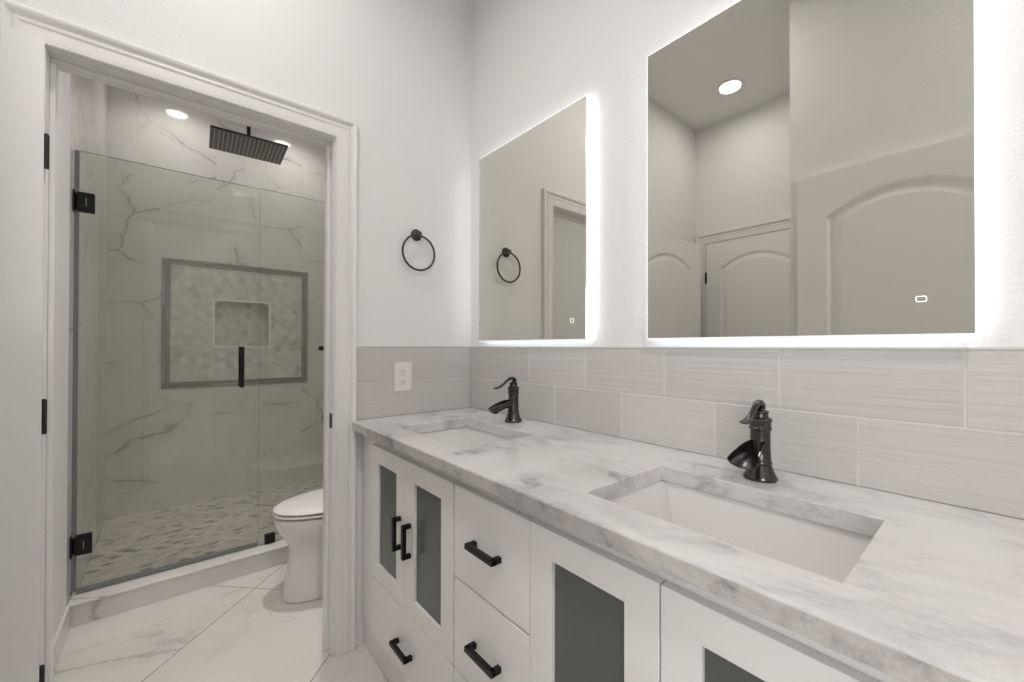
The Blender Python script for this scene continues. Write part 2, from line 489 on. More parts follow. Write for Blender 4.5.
# shower floor: staggered elongated hexagon mosaic in pale grout
def hex_field(bm, x0, x1, v0, v1, a, h, place, lay, tone, gap=0.0015, skip=None, flat=0.5):
    """elongated hexagons (pitch a along u, row pitch h along v), clipped by whole tiles; place(u,v,w) -> point"""
    r = 0; v = v0 + h * 0.5
    while v - h * 0.45 < v1:
        u = x0 + (a * 0.5 if r % 2 else 0.0)
        while u - a * 0.45 < x1:
            hw, hh = a / 2 - gap, h * 2 / 3 - gap
            pts = [(u, v + hh), (u + hw, v + hh * 0.5), (u + hw, v - hh * 0.5), (u, v - hh), (u - hw, v - hh * 0.5), (u - hw, v + hh * 0.5)]
            pts = [(min(max(p, x0), x1), min(max(q, v0), v1)) for p, q in pts]
            area = 0
            for i in range(6):
                area += pts[i][0] * pts[(i + 1) % 6][1] - pts[(i + 1) % 6][0] * pts[i][1]
            ok = abs(area) > a * h * 0.25
            if ok and skip:
                X0, X1, Z0, Z1 = skip
                if all(X0 <= p <= X1 and Z0 <= q <= Z1 for p, q in pts): ok = False
                else:
                    cu, cv = u, v
                    if X0 < cu < X1 and Z0 < cv < Z1: ok = 'push'
                    q2 = []
                    for p, q in pts:
                        if X0 < p < X1 and Z0 < q < Z1:
                            d = [(p - X0, (X0, q)), (X1 - p, (X1, q)), (q - Z0, (p, Z0)), (Z1 - q, (p, Z1))]
                            p, q = min(d)[1]
                        q2.append((p, q))
                    pts = q2
            if ok:
                t = tone()
                top = [bm.verts.new(place(p, q, 1)) for p, q in pts]
                bot = [bm.verts.new(place(p, q, 0)) for p, q in pts]
                fs = []
                try:
                    fs.append(bm.faces.new(top))
                    for i in range(6): fs.append(bm.faces.new((top[i], bot[i], bot[(i + 1) % 6], top[(i + 1) % 6])))
                except ValueError: pass
                for f in fs:
                    f[lay] = t; f.material_index = 0
            u += a
        v += h; r += 1

def tone_floor():
    r = random.random()
    if r < 0.07: return random.uniform(0.0, 0.3)
    if r < 0.30: return random.uniform(0.45, 0.75)
    return random.uniform(0.75, 1.0)
def tone_hex():
    r = random.random()
    if r < 0.06: return random.uniform(0.35, 0.55)
    if r < 0.35: return random.uniform(0.55, 0.75)
    return random.uniform(0.7, 1.0)

SF = 0.03
bm = bmesh.new()
lay = bm.faces.layers.float.new('tone')
hex_field(bm, TL + 0.002, TR - 0.002, YC1, YS - 0.002, 0.054, 0.025, lambda u, v, w: (u, v, SF - 0.003 + 0.003 * w), lay, tone_floor, 0.0015)
box(bm, TL + 0.001, TR - 0.001, YC1 - 0.002, YS - 0.001, 0.001, SF - 0.0015, mat=1)
struct('floor_shower', bm, [M['pebble'], M['grout']])

# curb
bm = newbox(TL + 0.001, TR - 0.001, YC0, YC1 - 0.003, 0.001, ZC - 0.012)
box(bm, TL + 0.001, TR - 0.001, YC0 - 0.008, YC1 - 0.0025, ZC - 0.0125, ZC, 0.004)
struct('trim_1', bm, M['curb'])
# tile baseboards of the toilet room
struct('baseboard_left', newbox(TL + 0.0005, TL + 0.012, YB2 + 0.02, YC0 - 0.009, 0.0005, 0.105, 0.002), M['curb'])
struct('baseboard_right', newbox(TR - 0.012, TR - 0.0005, YB2 + 0.02, YC0 - 0.009, 0.0005, 0.105, 0.002), M['curb'])
struct('baseboard_entry', newbox(NX + 0.0005, NX + 0.014, YR + 0.02, DY0 - 0.11, 0.0005, 0.11, 0.003), M['trim'])
struct('baseboard_front', newbox(NX + 0.016, WX - 0.001, YR + 0.0005, YR + 0.014, 0.0005, 0.11, 0.003), M['trim'])

# ------------------------------------------------------------------ door casing, jamb and stop
PROF = [(0.0, 0.0), (0.0, 0.009), (0.003, 0.0125), (0.008, 0.0135), (0.010, 0.0115), (0.013, 0.0125), (0.046, 0.0140), (0.050, 0.0165), (0.055, 0.0178),
        (0.059, 0.0165), (0.061, 0.0125), (0.066, 0.0130), (0.071, 0.0175), (0.075, 0.0215), (0.082, 0.0235), (0.090, 0.0225), (0.094, 0.0185), (0.095, 0.0)]
def casing(bm, x0, x1, zt, put, sides=(True, True)):
    """mitred colonial casing round an opening; put(x, h, z) -> world point"""
    path = []
    if sides[0]: path.append(lambda u: (x0 - u, 0.002))
    path.append(lambda u: (x0 - u, zt + u)); path.append(lambda u: (x1 + u, zt + u))
    if sides[1]: path.append(lambda u: (x1 + u, 0.002))
    secs = []
    for pf in path:
        secs.append([bm.verts.new(put(pf(u * 0.875)[0], h, pf(u * 0.875)[1])) for u, h in PROF])
    n = len(PROF)
    for a, b in zip(secs, secs[1:]):
        for i in range(n): bm.faces.new((a[i], a[(i + 1) % n], b[(i + 1) % n], b[i]))
    bm.faces.new(secs[0][::-1]); bm.faces.new(secs[-1])

bm = bmesh.new()
casing(bm, XJL - 0.004, XJR + 0.004, HEAD + 0.004, lambda x, h, z: (x, YB - 0.0005 - h, z))
casing_o = struct('trim_2', bm, M['trim'], 25)
bm = bmesh.new()
casing(bm, XJL - 0.0035, XJR + 0.004, HEAD + 0.004, lambda x, h, z: (max(x, TL + 0.013), YB2 + 0.0005 + h, z))
struct('trim_3', bm, M['trim'], 25)
# jamb boards and stop
bm = bmesh.new()
box(bm, XJL - 0.017, XJL, YB, YB2, 0.001, HEAD, 0.0008, 1)
box(bm, XJR, XJR + 0.017, YB, YB2, 0.001, HEAD, 0.0008, 1)
box(bm, XJL - 0.017, XJR + 0.017, YB, YB2, HEAD, HEAD + 0.017, 0.0008, 1)
box(bm, XJL, XJL + 0.012, YB + 0.045, YB + 0.082, 0.001, HEAD - 0.012, 0.002)
box(bm, XJR - 0.012, XJR, YB + 0.045, YB + 0.082, 0.001, HEAD - 0.012, 0.002)
box(bm, XJL, XJR, YB + 0.045, YB + 0.082, HEAD - 0.012, HEAD, 0.002)
jamb = struct('trim_4', bm, M['trim'])
bm = newbox(XJR - 0.0022, XJR + 0.0005, YB + 0.006, YB + 0.036, 0.895, 0.952, 0.0006, 1)
lathe(bm, [(0.0075, -0.0026), (0.0075, -0.0018)], (XJR, YB + 0.021, 0.930), 16, 'X', 1)
lathe(bm, [(0.0075, -0.0026), (0.0075, -0.0018)], (XJR, YB + 0.021, 0.918), 16, 'X', 1)
o = obj('strike_plate', bm, [M['hingedark'], M['slot']], jamb)
tag(o, 'dark metal strike plate')

# ------------------------------------------------------------------ arched two-panel doors
def door_mesh(w, h, t):
    def grid(bm, y, sgn):
        xs = [i * w / 88 for i in range(89)]
        zs = [i * h / 250 for i in range(251)]
        st = 0.118
        def depth(x, z):
            best = -1
            for z0, z1, rise in ((0.20, 0.80, 0.0), (0.93, h - 0.215, 0.095)):
                c = (x - w / 2) / (w / 2 - st)
                top = z1 + rise * (1 - c * c) if rise else z1
                sl = 2 * rise * c / (w / 2 - st) if rise else 0
                d = min(x - st, w - st - x, z - z0, (top - z) / math.sqrt(1 + sl * sl))
                best = max(best, d)
            if best <= 0: return 0.0
            if best < 0.012: return 0.009 * best / 0.012
            if best < 0.020: return 0.009
            if best < 0.050: return 0.009 - 0.0065 * (best - 0.020) / 0.030
            return 0.0025
        V = [[bm.verts.new((x, y + sgn * depth(x, z), z)) for x in xs] for z in zs]
        for j in range(250):
            for i in range(88):
                f = (V[j][i], V[j][i + 1], V[j + 1][i + 1], V[j + 1][i])
                bm.faces.new(f if sgn > 0 else f[::-1])
        return V
    bm = bmesh.new()
    A = grid(bm, 0.0, 1); B = grid(bm, t, -1)
    ra = A[0] + [r[-1] for r in A[1:]] + A[-1][-2::-1] + [r[0] for r in A[-2:0:-1]]
    rb = B[0] + [r[-1] for r in B[1:]] + B[-1][-2::-1] + [r[0] for r in B[-2:0:-1]]
    n = len(ra)
    for i in range(n):
        bm.faces.new((ra[i], rb[i], rb[(i + 1) % n], ra[(i + 1) % n]))
    return bm

def door_hinge(parent, x, y, z, s=1):
    bm = bmesh.new()
    lathe(bm, [(0.0062, -0.046), (0.0062, -0.016), (0.0055, -0.0155), (0.0055, -0.0145), (0.0062, -0.014), (0.0062, 0.014), (0.0055, 0.0145),
               (0.0055, 0.0155), (0.0062, 0.016), (0.0062, 0.046), (0.004, 0.0495)], (x, y, z), 14)
    box(bm, x - 0.0012, x + 0.0012, y, y + s * 0.012, z - 0.045, z + 0.045)
    o = obj('hinge', bm, M['hingedark'], parent, 40, local=True)
    tag(o, 'dark metal hinge')

DW = 0.752
# door_1: toilet-room door hinged on the left jamb and swung right back against the wall
d1 = thing('door_1', 'white arched-panel door swung open against the wall beside the toilet-room doorway', 'door', (-0.2615, YB - 0.012, 0.0), kind='structure', rz=PI + math.radians(9.0))
pan = obj('door_panel', door_mesh(DW, HEAD - 0.012, 0.035), M['door'], d1, 30, local=True)
pan.location = (0.004, 0.0045, 0.008)
door_mesh_data = pan.data
for z in (0.300, 1.024, 1.750): door_hinge(d1, 0.0, 0.0, z, 1)
# door_2: entry door folded back against the wall next to the camera
bm = bmesh.new()
casing(bm, DY0 - 0.004, DY1 - 0.012, DZ + 0.004, lambda x, h, z: (NX + 0.0005 + h, x, z), (True, False))
struct('trim_8', bm, M['trim'], 25)
d2 = thing('door_2', 'large white arched-panel door lying open against the entry wall, nearest in the mirror', 'door', (NX + 0.0045, -0.105, 0.0), kind='structure')
pan = obj('door_panel', door_mesh(0.74, 2.03, 0.035), M['door'], d2, 30, local=True)
pan.rotation_euler = (0, 0, PI / 2); pan.location = (0.0375, 0.0, 0.008)
for z in (0.27, 1.02, 1.76): door_hinge(d2, 0.040, -0.004, z, -1)
# door_3: closed door in the left wall of the wing, with its casing
d3 = thing('door_3', 'closed white arched-panel door in the far left wall, small in the mirror', 'door', (WL + 0.002, 0.840, 0.0), kind='structure')
pan = obj('door_panel', door_mesh(DW, 2.075, 0.035), M['door'], d3, 30, local=True)
pan.rotation_euler = (0, 0, PI / 2); pan.location = (0.012, 0.0, 0.008)
for z in (0.27, 1.02, 1.80): door_hinge(d3, 0.016, DW + 0.004, z, -1)
bm = bmesh.new()
casing(bm, 0.834, 0.846 + DW, 2.09, lambda x, h, z: (WL + 0.0005 + h, min(max(x, NY + 0.001), YB - 0.001), z))
struct('trim_5', bm, M['trim'], 25)

# ------------------------------------------------------------------ backsplash tiles (modelled, with grout)
ZCT = 0.9193        # counter top
ZR1, ZR2 = 1.069, 1.2197
def tile_rows(bm, lay, axis, rows, face, back, edge):
    """rows: (z0, z1, [joints incl ends]); axis 'Y' = on the vanity wall, 'X' = on the door wall"""
    g = 0.0018
    for z0, z1, js in rows:
        for a, b in zip(js, js[1:]):
            t = bmesh.new(); tl = t.faces.layers.float.new('tone'); zb = z0 + (g if z0 > ZCT + 0.01 else 0.0002)
            if axis == 'Y': box(t, face, back, a + g, b - g, zb, z1 - g, 0.0012, 1)
            else: box(t, a + g, b - g, face, back, zb, z1 - g, 0.0012, 1)
            tl = t.faces.layers.float.get('tone') or t.faces.layers.float.new('tone')
            k = random.random()
            for f in t.faces: f[tl] = k; f.material_index = 0
            merge(bm, t)
    return bm
bm = bmesh.new(); lay = bm.faces.layers.float.new('tone')
up = [-0.50] + [0.0417 + 0.3035 * k for k in range(-1, 6)] + [YB - 0.012]
lo = [-0.50] + [0.197 + 0.3025 * k for k in range(-2, 5)] + [YB - 0.012]
tile_rows(bm, lay, 'Y', [(ZR1, ZR2 - 0.004, up), (ZCT, ZR1, lo)], XW, WX - 0.0015, None)
box(bm, XW + 0.0012, WX - 0.0005, -0.50, YB - 0.0115, ZCT + 0.0003, ZR2 - 0.003, mat=1)
box(bm, XW - 0.0008, WX - 0.0005, -0.50, YB - 0.0115, ZR2 - 0.0042, ZR2, mat=1)
struct('trim_6', bm, [M['wavy'], M['wgrout']])
bm = bmesh.new(); lay = bm.faces.layers.float.new('tone')
XL0 = XJR + 0.004 + 0.0836
tile_rows(bm, lay, 'X', [(ZR1, ZR2 - 0.004, [XL0, 0.678, 0.990, WX - 0.0008]), (ZCT, ZR1, [XL0, 0.835, WX - 0.0008])], YB - 0.010, YB - 0.0015, None)
box(bm, XL0, WX - 0.0005, YB - 0.0085, YB - 0.0005, ZCT + 0.0008, ZR2 - 0.003, mat=1)
box(bm, XL0, WX - 0.0005, YB - 0.0108, YB - 0.0005, ZR2 - 0.0042, ZR2, mat=1)
struct('trim_7', bm, [M['wavy'], M['wgrout']])

# ------------------------------------------------------------------ vanity cabinet
XF = 0.592          # face of doors and drawers
XC = 0.612          # face frame
VY0, VY1 = 0.005, 1.686
ZU = ZCT - 0.036    # underside of the counter
van = thing('vanity_cabinet', 'white double vanity cabinet with smoked-glass doors and black bar handles', 'cabinet', (0.87, 0.80, 0.0))
bm = bmesh.new()
box(bm, XC, XC + 0.02, VY0, VY1, 0.115, ZU - 0.001, 0.001, 1)
box(bm, XC + 0.02, WX - 0.012, VY0, VY0 + 0.018, 0.115, ZU - 0.001)
box(bm, XC + 0.02, WX - 0.012, VY1 - 0.018, VY1, 0.115, ZU - 0.001)
box(bm, XC + 0.02, WX - 0.012, VY0 + 0.018, VY1 - 0.018, 0.115, 0.133)
box(bm, WX - 0.024, WX - 0.012, VY0 + 0.018, VY1 - 0.018, 0.133, ZU - 0.001)
obj('carcass', bm, M['cab'], van)
obj('toe_kick', newbox(XC + 0.006, XC + 0.024, VY0, VY1, 0.001, 0.114, 0.001, 1), M['cab'], van)

def bar_handle(parent, cy, cz, length, vertical):
    """square-section black bar handle with square feet; face at XF, bar stands 30 mm proud"""
    bm = bmesh.new()
    s = 0.0068; pj = 0.030
    L = length / 2
    if vertical:
        box(bm, XF - pj, XF - pj + 2 * s, cy - s, cy + s, cz - L, cz + L, 0.0012)
        for q in (-1, 1): box(bm, XF - pj + 0.004, XF - 0.0003, cy - s, cy + s, cz + q * (L - s) - s, cz + q * (L - s) + s, 0.001)
    else:
        box(bm, XF - pj, XF - pj + 2 * s, cy - L, cy + L, cz - s, cz + s, 0.0012)
        for q in (-1, 1): box(bm, XF - pj + 0.004, XF - 0.0003, cy + q * (L - s) - s, cy + q * (L - s) + s, cz - s, cz + s, 0.001)
    return tag(obj('handle', bm, M['black'], parent), 'black bar handle')

def cab_door(y0, y1, z0, z1, hy):
    bm = bmesh.new()
    st, rl = 0.0645, 0.060
    e = 0.0012
    box(bm, XF, XC - 0.0005, y0, y0 + st, z0, z1, e); box(bm, XF, XC - 0.0005, y1 - st, y1, z0, z1, e)
    box(bm, XF + 0.0004, XC - 0.0005, y0 + st - 0.001, y1 - st + 0.001, z1 - rl, z1, e)
    box(bm, XF + 0.0004, XC - 0.0005, y0 + st - 0.001, y1 - st + 0.001, z0, z0 + rl, e)
    d = obj('door', bm, M['cab'], van)
    tag(obj('glass_pane', newbox(XF + 0.009, XF + 0.013, y0 + st - 0.001, y1 - st + 0.001, z0 + rl - 0.001, z1 - rl + 0.001), M['frost'], d), 'smoked grey glass pane')
    bar_handle(d, hy, 0.601, 0.108, True)
def cab_drawer(y0, y1, z0, z1, dz=-0.007):
    d = obj('drawer', newbox(XF, XC - 0.0005, y0, y1, z0, z1, 0.0025), M['cab'], van)
    bar_handle(d, (y0 + y1) / 2, (z0 + z1) / 2 + dz, 0.112, False)
ZD1, ZD0 = 0.847, 0.357
cab_door(1.2505, 1.537, ZD0, ZD1, 1.2815)
cab_door(0.9535, 1.2475, ZD0, ZD1, 1.2085)
cab_door(0.3455, 0.6445, ZD0, ZD1, 0.3800)
cab_door(0.0450, 0.3425, ZD0, ZD1, 0.3080)
for z0, z1 in ((0.603, ZD1), (0.359, 0.599), (0.136, 0.355)):
    cab_drawer(0.6475, 0.9475, z0, z1, 0.0 if z1 > 0.8 else -0.007)
cab_drawer(0.9535, 1.537, 0.136, 0.353)
cab_drawer(0.0450, 0.6445, 0.136, 0.353)

# ------------------------------------------------------------------ countertop with two sink cut-outs
CXF = 0.5615
SINKS = [(0.660, 0.957, 1.022, 1.440), (0.660, 0.955, 0.130, 0.550)]
CY0, CY1 = -0.10, YB - 0.012
def grid_slab(bm, xs, ys, z0, z1, holes):
    vt = {}
    def v(x, y, z):
        k = (round(x, 5), round(y, 5), round(z, 5))
        if k not in vt: vt[k] = bm.verts.new((x, y, z))
        return vt[k]
    def solid(i, j):
        if i < 0 or j < 0 or i >= len(xs) - 1 or j >= len(ys) - 1: return False
        cx, cy = (xs[i] + xs[i + 1]) / 2, (ys[j] + ys[j + 1]) / 2
        return not any(h[0] < cx < h[1] and h[2] < cy < h[3] for h in holes)
    for i in range(len(xs) - 1):
        for j in range(len(ys) - 1):
            if not solid(i, j): continue
            x0, x1, y0, y1 = xs[i], xs[i + 1], ys[j], ys[j + 1]
            bm.faces.new((v(x0, y0, z1), v(x1, y0, z1), v(x1, y1, z1), v(x0, y1, z1)))
            bm.faces.new((v(x0, y1, z0), v(x1, y1, z0), v(x1, y0, z0), v(x0, y0, z0)))
            if not solid(i - 1, j): bm.faces.new((v(x0, y0, z0), v(x0, y0, z1), v(x0, y1, z1), v(x0, y1, z0)))
            if not solid(i + 1, j): bm.faces.new((v(x1, y1, z0), v(x1, y1, z1), v(x1, y0, z1), v(x1, y0, z0)))
            if not solid(i, j - 1): bm.faces.new((v(x1, y0, z0), v(x1, y0, z1), v(x0, y0, z1), v(x0, y0, z0)))
            if not solid(i, j + 1): bm.faces.new((v(x0, y1, z0), v(x0, y1, z1), v(x1, y1, z1), v(x1, y1, z0)))
bm = bmesh.new()
NOTCH = (CXF - 1, 0.5835, YB - 0.0245, YB + 1)
xs = sorted({CXF, XW - 0.0002, NOTCH[1]} | {s[0] for s in SINKS} | {s[1] for s in SINKS})
ys = sorted({CY0, CY1, NOTCH[2]} | {s[2] for s in SINKS} | {s[3] for s in SINKS})
grid_slab(bm, xs, ys, ZU, ZCT, SINKS + [NOTCH])
bmesh.ops.recalc_face_normals(bm, faces=bm.faces)
sharp = [e for e in bm.edges if e.calc_face_angle(0) > 0.5]
front = [e for e in sharp if all(abs(v.co.x - CXF) < 1e-4 for v in e.verts) and all(abs(v.co.z - ZCT) < 1e-4 or abs(v.co.z - ZU) < 1e-4 for v in e.verts) and abs(e.verts[0].co.z - e.verts[1].co.z) < 1e-4]
rest = [e for e in sharp if e not in front and all(v.co.z > ZCT - 1e-4 for v in e.verts)]
bmesh.ops.bevel(bm, geom=front, offset=0.006, segments=5, profile=0.5, affect='EDGES')
sharp2 = [e for e in bm.edges if e.is_valid and all(v.co.z > ZCT - 1e-4 for v in e.verts) and e.calc_face_angle(0) > 0.9
          and not all(v.co.x > XW - 0.002 for v in e.verts) and not all(v.co.y > CY1 - 0.002 for v in e.verts)]
bmesh.ops.bevel(bm, geom=sharp2, offset=0.0015, segments=2, profile=0.5, affect='EDGES')
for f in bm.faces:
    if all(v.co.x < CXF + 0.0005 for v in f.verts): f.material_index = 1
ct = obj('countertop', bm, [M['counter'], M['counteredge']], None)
tag(ct, 'white marble countertop with grey smudged veining over the vanity cabinet', 'countertop')

# ------------------------------------------------------------------ undermount sinks
def rrect(x0, x1, y0, y1, r, z, n=6):
    out = []
    for cx, cy, a0 in ((x1 - r, y1 - r, 0), (x0 + r, y1 - r, PI / 2), (x0 + r, y0 + r, PI), (x1 - r, y0 + r, 1.5 * PI)):
        for k in range(n + 1):
            a = a0 + k * PI / 2 / n
            out.append((cx + r * math.cos(a), cy + r * math.sin(a), z))
    return out
def sink(s, label):
    x0, x1, y0, y1 = s
    root = thing('sink', label, 'sink', ((x0 + x1) / 2, (y0 + y1) / 2, ZU - 0.16), 'undermount sinks in the vanity top')
    e = 0.005; zt = ZU - 0.0025; zb = ZU - 0.135
    bm = bmesh.new()
    R = [rrect(x0 - 0.03, x1 + 0.03, y0 - 0.03, y1 + 0.03, 0.02, zt),
         rrect(x0 - e, x1 + e, y0 - e, y1 + e, 0.018, zt),
         rrect(x0 - e, x1 + e, y0 - e, y1 + e, 0.018, zt - 0.01),
         rrect(x0 + 0.004, x1 - 0.004, y0 + 0.004, y1 - 0.004, 0.03, zb + 0.03),
         rrect(x0 + 0.010, x1 - 0.010, y0 + 0.010, y1 - 0.010, 0.035, zb + 0.012),
         rrect(x0 + 0.026, x1 - 0.026, y0 + 0.026, y1 - 0.026, 0.04, zb + 0.002),
         rrect(x0 + 0.09, x1 - 0.09, y0 + 0.12, y1 - 0.12, 0.03, zb - 0.004)]
    O = [rrect(x0 + 0.02, x1 - 0.02, y0 + 0.02, y1 - 0.02, 0.04, zb - 0.018), rrect(x0 - 0.012, x1 + 0.012, y0 - 0.012, y1 + 0.012, 0.03, zb + 0.03),
         rrect(x0 - 0.014, x1 + 0.014, y0 - 0.014, y1 + 0.014, 0.02, zt - 0.012), rrect(x0 - 0.03, x1 + 0.03, y0 - 0.03, y1 + 0.03, 0.02, zt - 0.012)]
    loft(bm, O + R)
    obj('basin', bm, M['sink'], root, 40)
    bm = bmesh.new(); lathe(bm, [(0.021, -0.003), (0.021, 0.001), (0.018, 0.003), (0.010, 0.0035), (0.009, 0.002)], ((x0 + x1) / 2, (y0 + y1) / 2, zb - 0.001), 24)
    tag(obj('drain', bm, M['bronze'], root, 40), 'dark round drain')
sink(SINKS[0], 'white rectangular undermount sink at the far end by the towel ring')
sink(SINKS[1], 'white rectangular undermount sink nearest the camera under the large mirror')

# ------------------------------------------------------------------ waterfall faucets (spout towards -X)
def faucet(x, y, label):
    root = thing('faucet', label, 'faucet', (x, y, ZCT), 'dark bronze waterfall faucets')
    z = ZCT + 0.0004
    bm = bmesh.new()
    lathe(bm, [(0.033, 0.0), (0.0345, 0.002), (0.0345, 0.006), (0.0322, 0.009), (0.0280, 0.018), (0.0238, 0.030), (0.0225, 0.034), (0.0238, 0.036),
               (0.0238, 0.039), (0.0222, 0.041), (0.0210, 0.060), (0.0203, 0.085), (0.0203, 0.105), (0.0212, 0.112), (0.0232, 0.114), (0.0232, 0.117),
               (0.0215, 0.119), (0.0222, 0.131), (0.0236, 0.133), (0.0236, 0.137), (0.0205, 0.1395), (0.0165, 0.141), (0.0160, 0.149), (0.0175, 0.151), (0.0175, 0.154),
               (0.0120, 0.156), (0.0090, 0.160)], (x, y, z), 40)
    obj('body', bm, M['bronze'], root, 35)
    # open trough spout: U-shaped sections swept outwards and down
    bm = bmesh.new()
    rings = []
    n = 12
    for k in range(11):
        t = k / 10
        cx = x - 0.012 - 0.091 * t
        cz = z + 0.088 - 0.002 * t - 0.027 * t ** 2.0
        hw = 0.016 + 0.015 * t ** 1.2; dp = 0.033 - 0.012 * t; th = 0.003
        tilt = 0.35 * t
        sec = []
        for i in range(n + 1):
            a = PI * i / n
            sec.append((-math.cos(a) * hw, -math.sin(a) ** 0.8 * dp if 0 < i < n else 0.0))
        for i in range(n, -1, -1):
            a = PI * i / n
            sec.append((-math.cos(a) * (hw - th), -(math.sin(a) ** 0.8 if 0 < i < n else 0.0) * (dp - th) + 0.0))
        rings.append([(cx + v * -math.sin(tilt) * 1.0, y + u, cz + v * math.cos(tilt)) for u, v in sec])
    # the lip runs out to a rounded tongue
    loft(bm, rings)
    obj('spout', bm, M['bronze'], root, 50)
    # lever handle: S-curved tapering arm with a flattened paddle end
    bm = bmesh.new()
    P = [(0.006, 0.158), (0.004, 0.168), (-0.004, 0.1735), (-0.016, 0.172), (-0.030, 0.163), (-0.044, 0.151), (-0.058, 0.1425), (-0.072, 0.1385), (-0.080, 0.1385), (-0.084, 0.140)]
    W = [0.0085, 0.0098, 0.0100, 0.0085, 0.0066, 0.0062, 0.0085, 0.0112, 0.0090, 0.003]
    H = [0.0085, 0.0080, 0.0070, 0.0060, 0.0050, 0.0045, 0.0042, 0.0040, 0.0034, 0.0015]
    rings = []
    for i, (px, pz) in enumerate(P):
        a, b = P[max(i - 1, 0)], P[min(i + 1, len(P) - 1)]
        d = Vector((b[0] - a[0], 0, b[1] - a[1])).normalized()
        nrm = Vector((-d.z, 0, d.x))
        c = Vector((x + px * 1.2, y, z + pz))
        rings.append([c + Vector((0, 1, 0)) * (W[i] * math.cos(2 * PI * k / 14)) + nrm * (H[i] * math.sin(2 * PI * k / 14)) for k in range(14)])
    loft(bm, rings)
    obj('lever_handle', bm, M['bronze'], root, 60)
faucet(1.056, 1.250, 'dark bronze waterfall faucet behind the far sink, by the corner')
faucet(1.036, 0.352, 'dark bronze waterfall faucet behind the nearest sink, below the large mirror')

# ------------------------------------------------------------------ backlit mirrors
XM = 1.110          # front plane of the mirrors
KM = XM / 1.102
def mirror(y0, y1, z0, z1, icon, label):
    root = thing('mirror', label, 'mirror', (WX, (y0 + y1) / 2, (z0 + z1) / 2), 'backlit rectangular wall mirrors')
    xm = XM
    obj('mirror_glass', newbox(xm, xm + 0.005, y0, y1, z0, z1, 0.0006, 1), M['mirror'], root)
    def frame(x0, x1, e, t):
        bm = bmesh.new()
        a0, a1, c0, c1 = y0 - e, y1 + e, z0 - e, z1 + e
        box(bm, x0, x1, a0, a0 + t, c0, c1); box(bm, x0, x1, a1 - t, a1, c0, c1)
        box(bm, x0, x1, a0 + t, a1 - t, c0, c0 + t); box(bm, x0, x1, a0 + t, a1 - t, c1 - t, c1)
        return bm
    tag(obj('light_frame', frame(xm + 0.0054, xm + 0.0130, 0.0065, 0.03), M['acrylic'], root), 'glowing white edge frame')
    tag(obj('led_strip', frame(WX - 0.0150, WX - 0.0012, -0.006, 0.012), M['glow'], root), 'bright light strip behind the edge')
    obj('backing', frame(xm + 0.0134, WX - 0.0012, -0.0185, 0.02), M['slot2'], root)
    iy, iz, w, h = icon
    bm = bmesh.new()
    def ring(hw, hh, r, xx): return [(xx, p[0], p[1]) for p in [(q[0], q[1]) for q in rrect(iy - hw, iy + hw, iz - hh, iz + hh, r, 0, 4)]]
    b0, a0 = ring(w / 2, h / 2, 0.003, xm - 0.0001), ring(w / 2 - 0.0013, h / 2 - 0.0013, 0.002, xm - 0.0001)
    b1, a1 = ring(w / 2, h / 2, 0.003, xm - 0.0004), ring(w / 2 - 0.0013, h / 2 - 0.0013, 0.002, xm - 0.0004)
    R = [[bm.verts.new(p) for p in r] for r in (b0, b1, a1, a0)]
    m = len(b0)
    for a, b in zip(R, R[1:] + R[:1]):
        for i in range(m): bm.faces.new((a[i], a[(i + 1) % m], b[(i + 1) % m], b[i]))
    tag(obj('touch_button', bm, M['touch'], root), 'small glowing square touch button')
mirror(0.9175 * KM, 1.5546 * KM, 1.2197 + 0.0268 * KM, 1.2197 + 0.8703 * KM, (0.981 * KM, 1.3135, 0.016, 0.016), 'backlit rectangular mirror above the far sink, next to the corner')
mirror(0.0279 * KM, 0.6800 * KM, 1.2197 + 0.0258 * KM, 1.2197 + 0.8763 * KM, (0.096 * KM, 1.313, 0.0155, 0.0115), 'backlit rectangular mirror above the nearest sink, larger in view')

# ------------------------------------------------------------------ towel ring and outlet on the door wall
tr = thing('towel_ring', 'dark bronze towel ring hanging on the white wall beside the doorway', 'towel ring', (0.850, YB, 1.72))
bm = bmesh.new()
lathe(bm, [(0.0265, -0.0005), (0.0265, -0.004), (0.0235, -0.0075), (0.0175, -0.010), (0.0135, -0.013), (0.0105, -0.017), (0.0105, -0.028), (0.0118, -0.031), (0.0105, -0.035), (0.006, -0.037)], (0.850, YB, 1.72), 28, 'Y')
obj('wall_mount', bm, M['bronze'], tr, 35)
bm = bmesh.new()
RR = 0.0775
tube(bm, [(0.850 + RR * math.sin(2 * PI * k / 48), YB - 0.027, 1.72 - 0.006 - RR + RR * math.cos(2 * PI * k / 48)) for k in range(48)], 0.0048, 12, True)
obj('ring', bm, M['bronze'], tr, 180)

ol = thing('wall_outlet', 'white duplex power outlet on the tiles beside the door casing', 'outlet', (0.783, YB - 0.0105, 1.086))
yo = YB - 0.0105
obj('cover_plate', newbox(0.742, 0.824, yo - 0.0055, yo - 0.0002, 1.023, 1.150, 0.0025), M['plastic'], ol)
for zc in (1.108, 1.064):
    bm = newbox(0.766, 0.800, yo - 0.0075, yo - 0.0056, zc - 0.0165, zc + 0.0165, 0.0015)
    rc = obj('receptacle', bm, M['plastic'], ol)
    bm = bmesh.new()
    box(bm, 0.7755, 0.7780, yo - 0.0079, yo - 0.0077, zc - 0.002, zc + 0.008)
    box(bm, 0.7880, 0.7905, yo - 0.0079, yo - 0.0077, zc - 0.001, zc + 0.007)
    lathe(bm, [(0.0028, -0.0004), (0.0028, -0.0002)], (0.783, yo - 0.0075, zc - 0.0085), 12, 'Y')
    tag(obj('slots', bm, M['slot'], rc), 'dark plug slots')

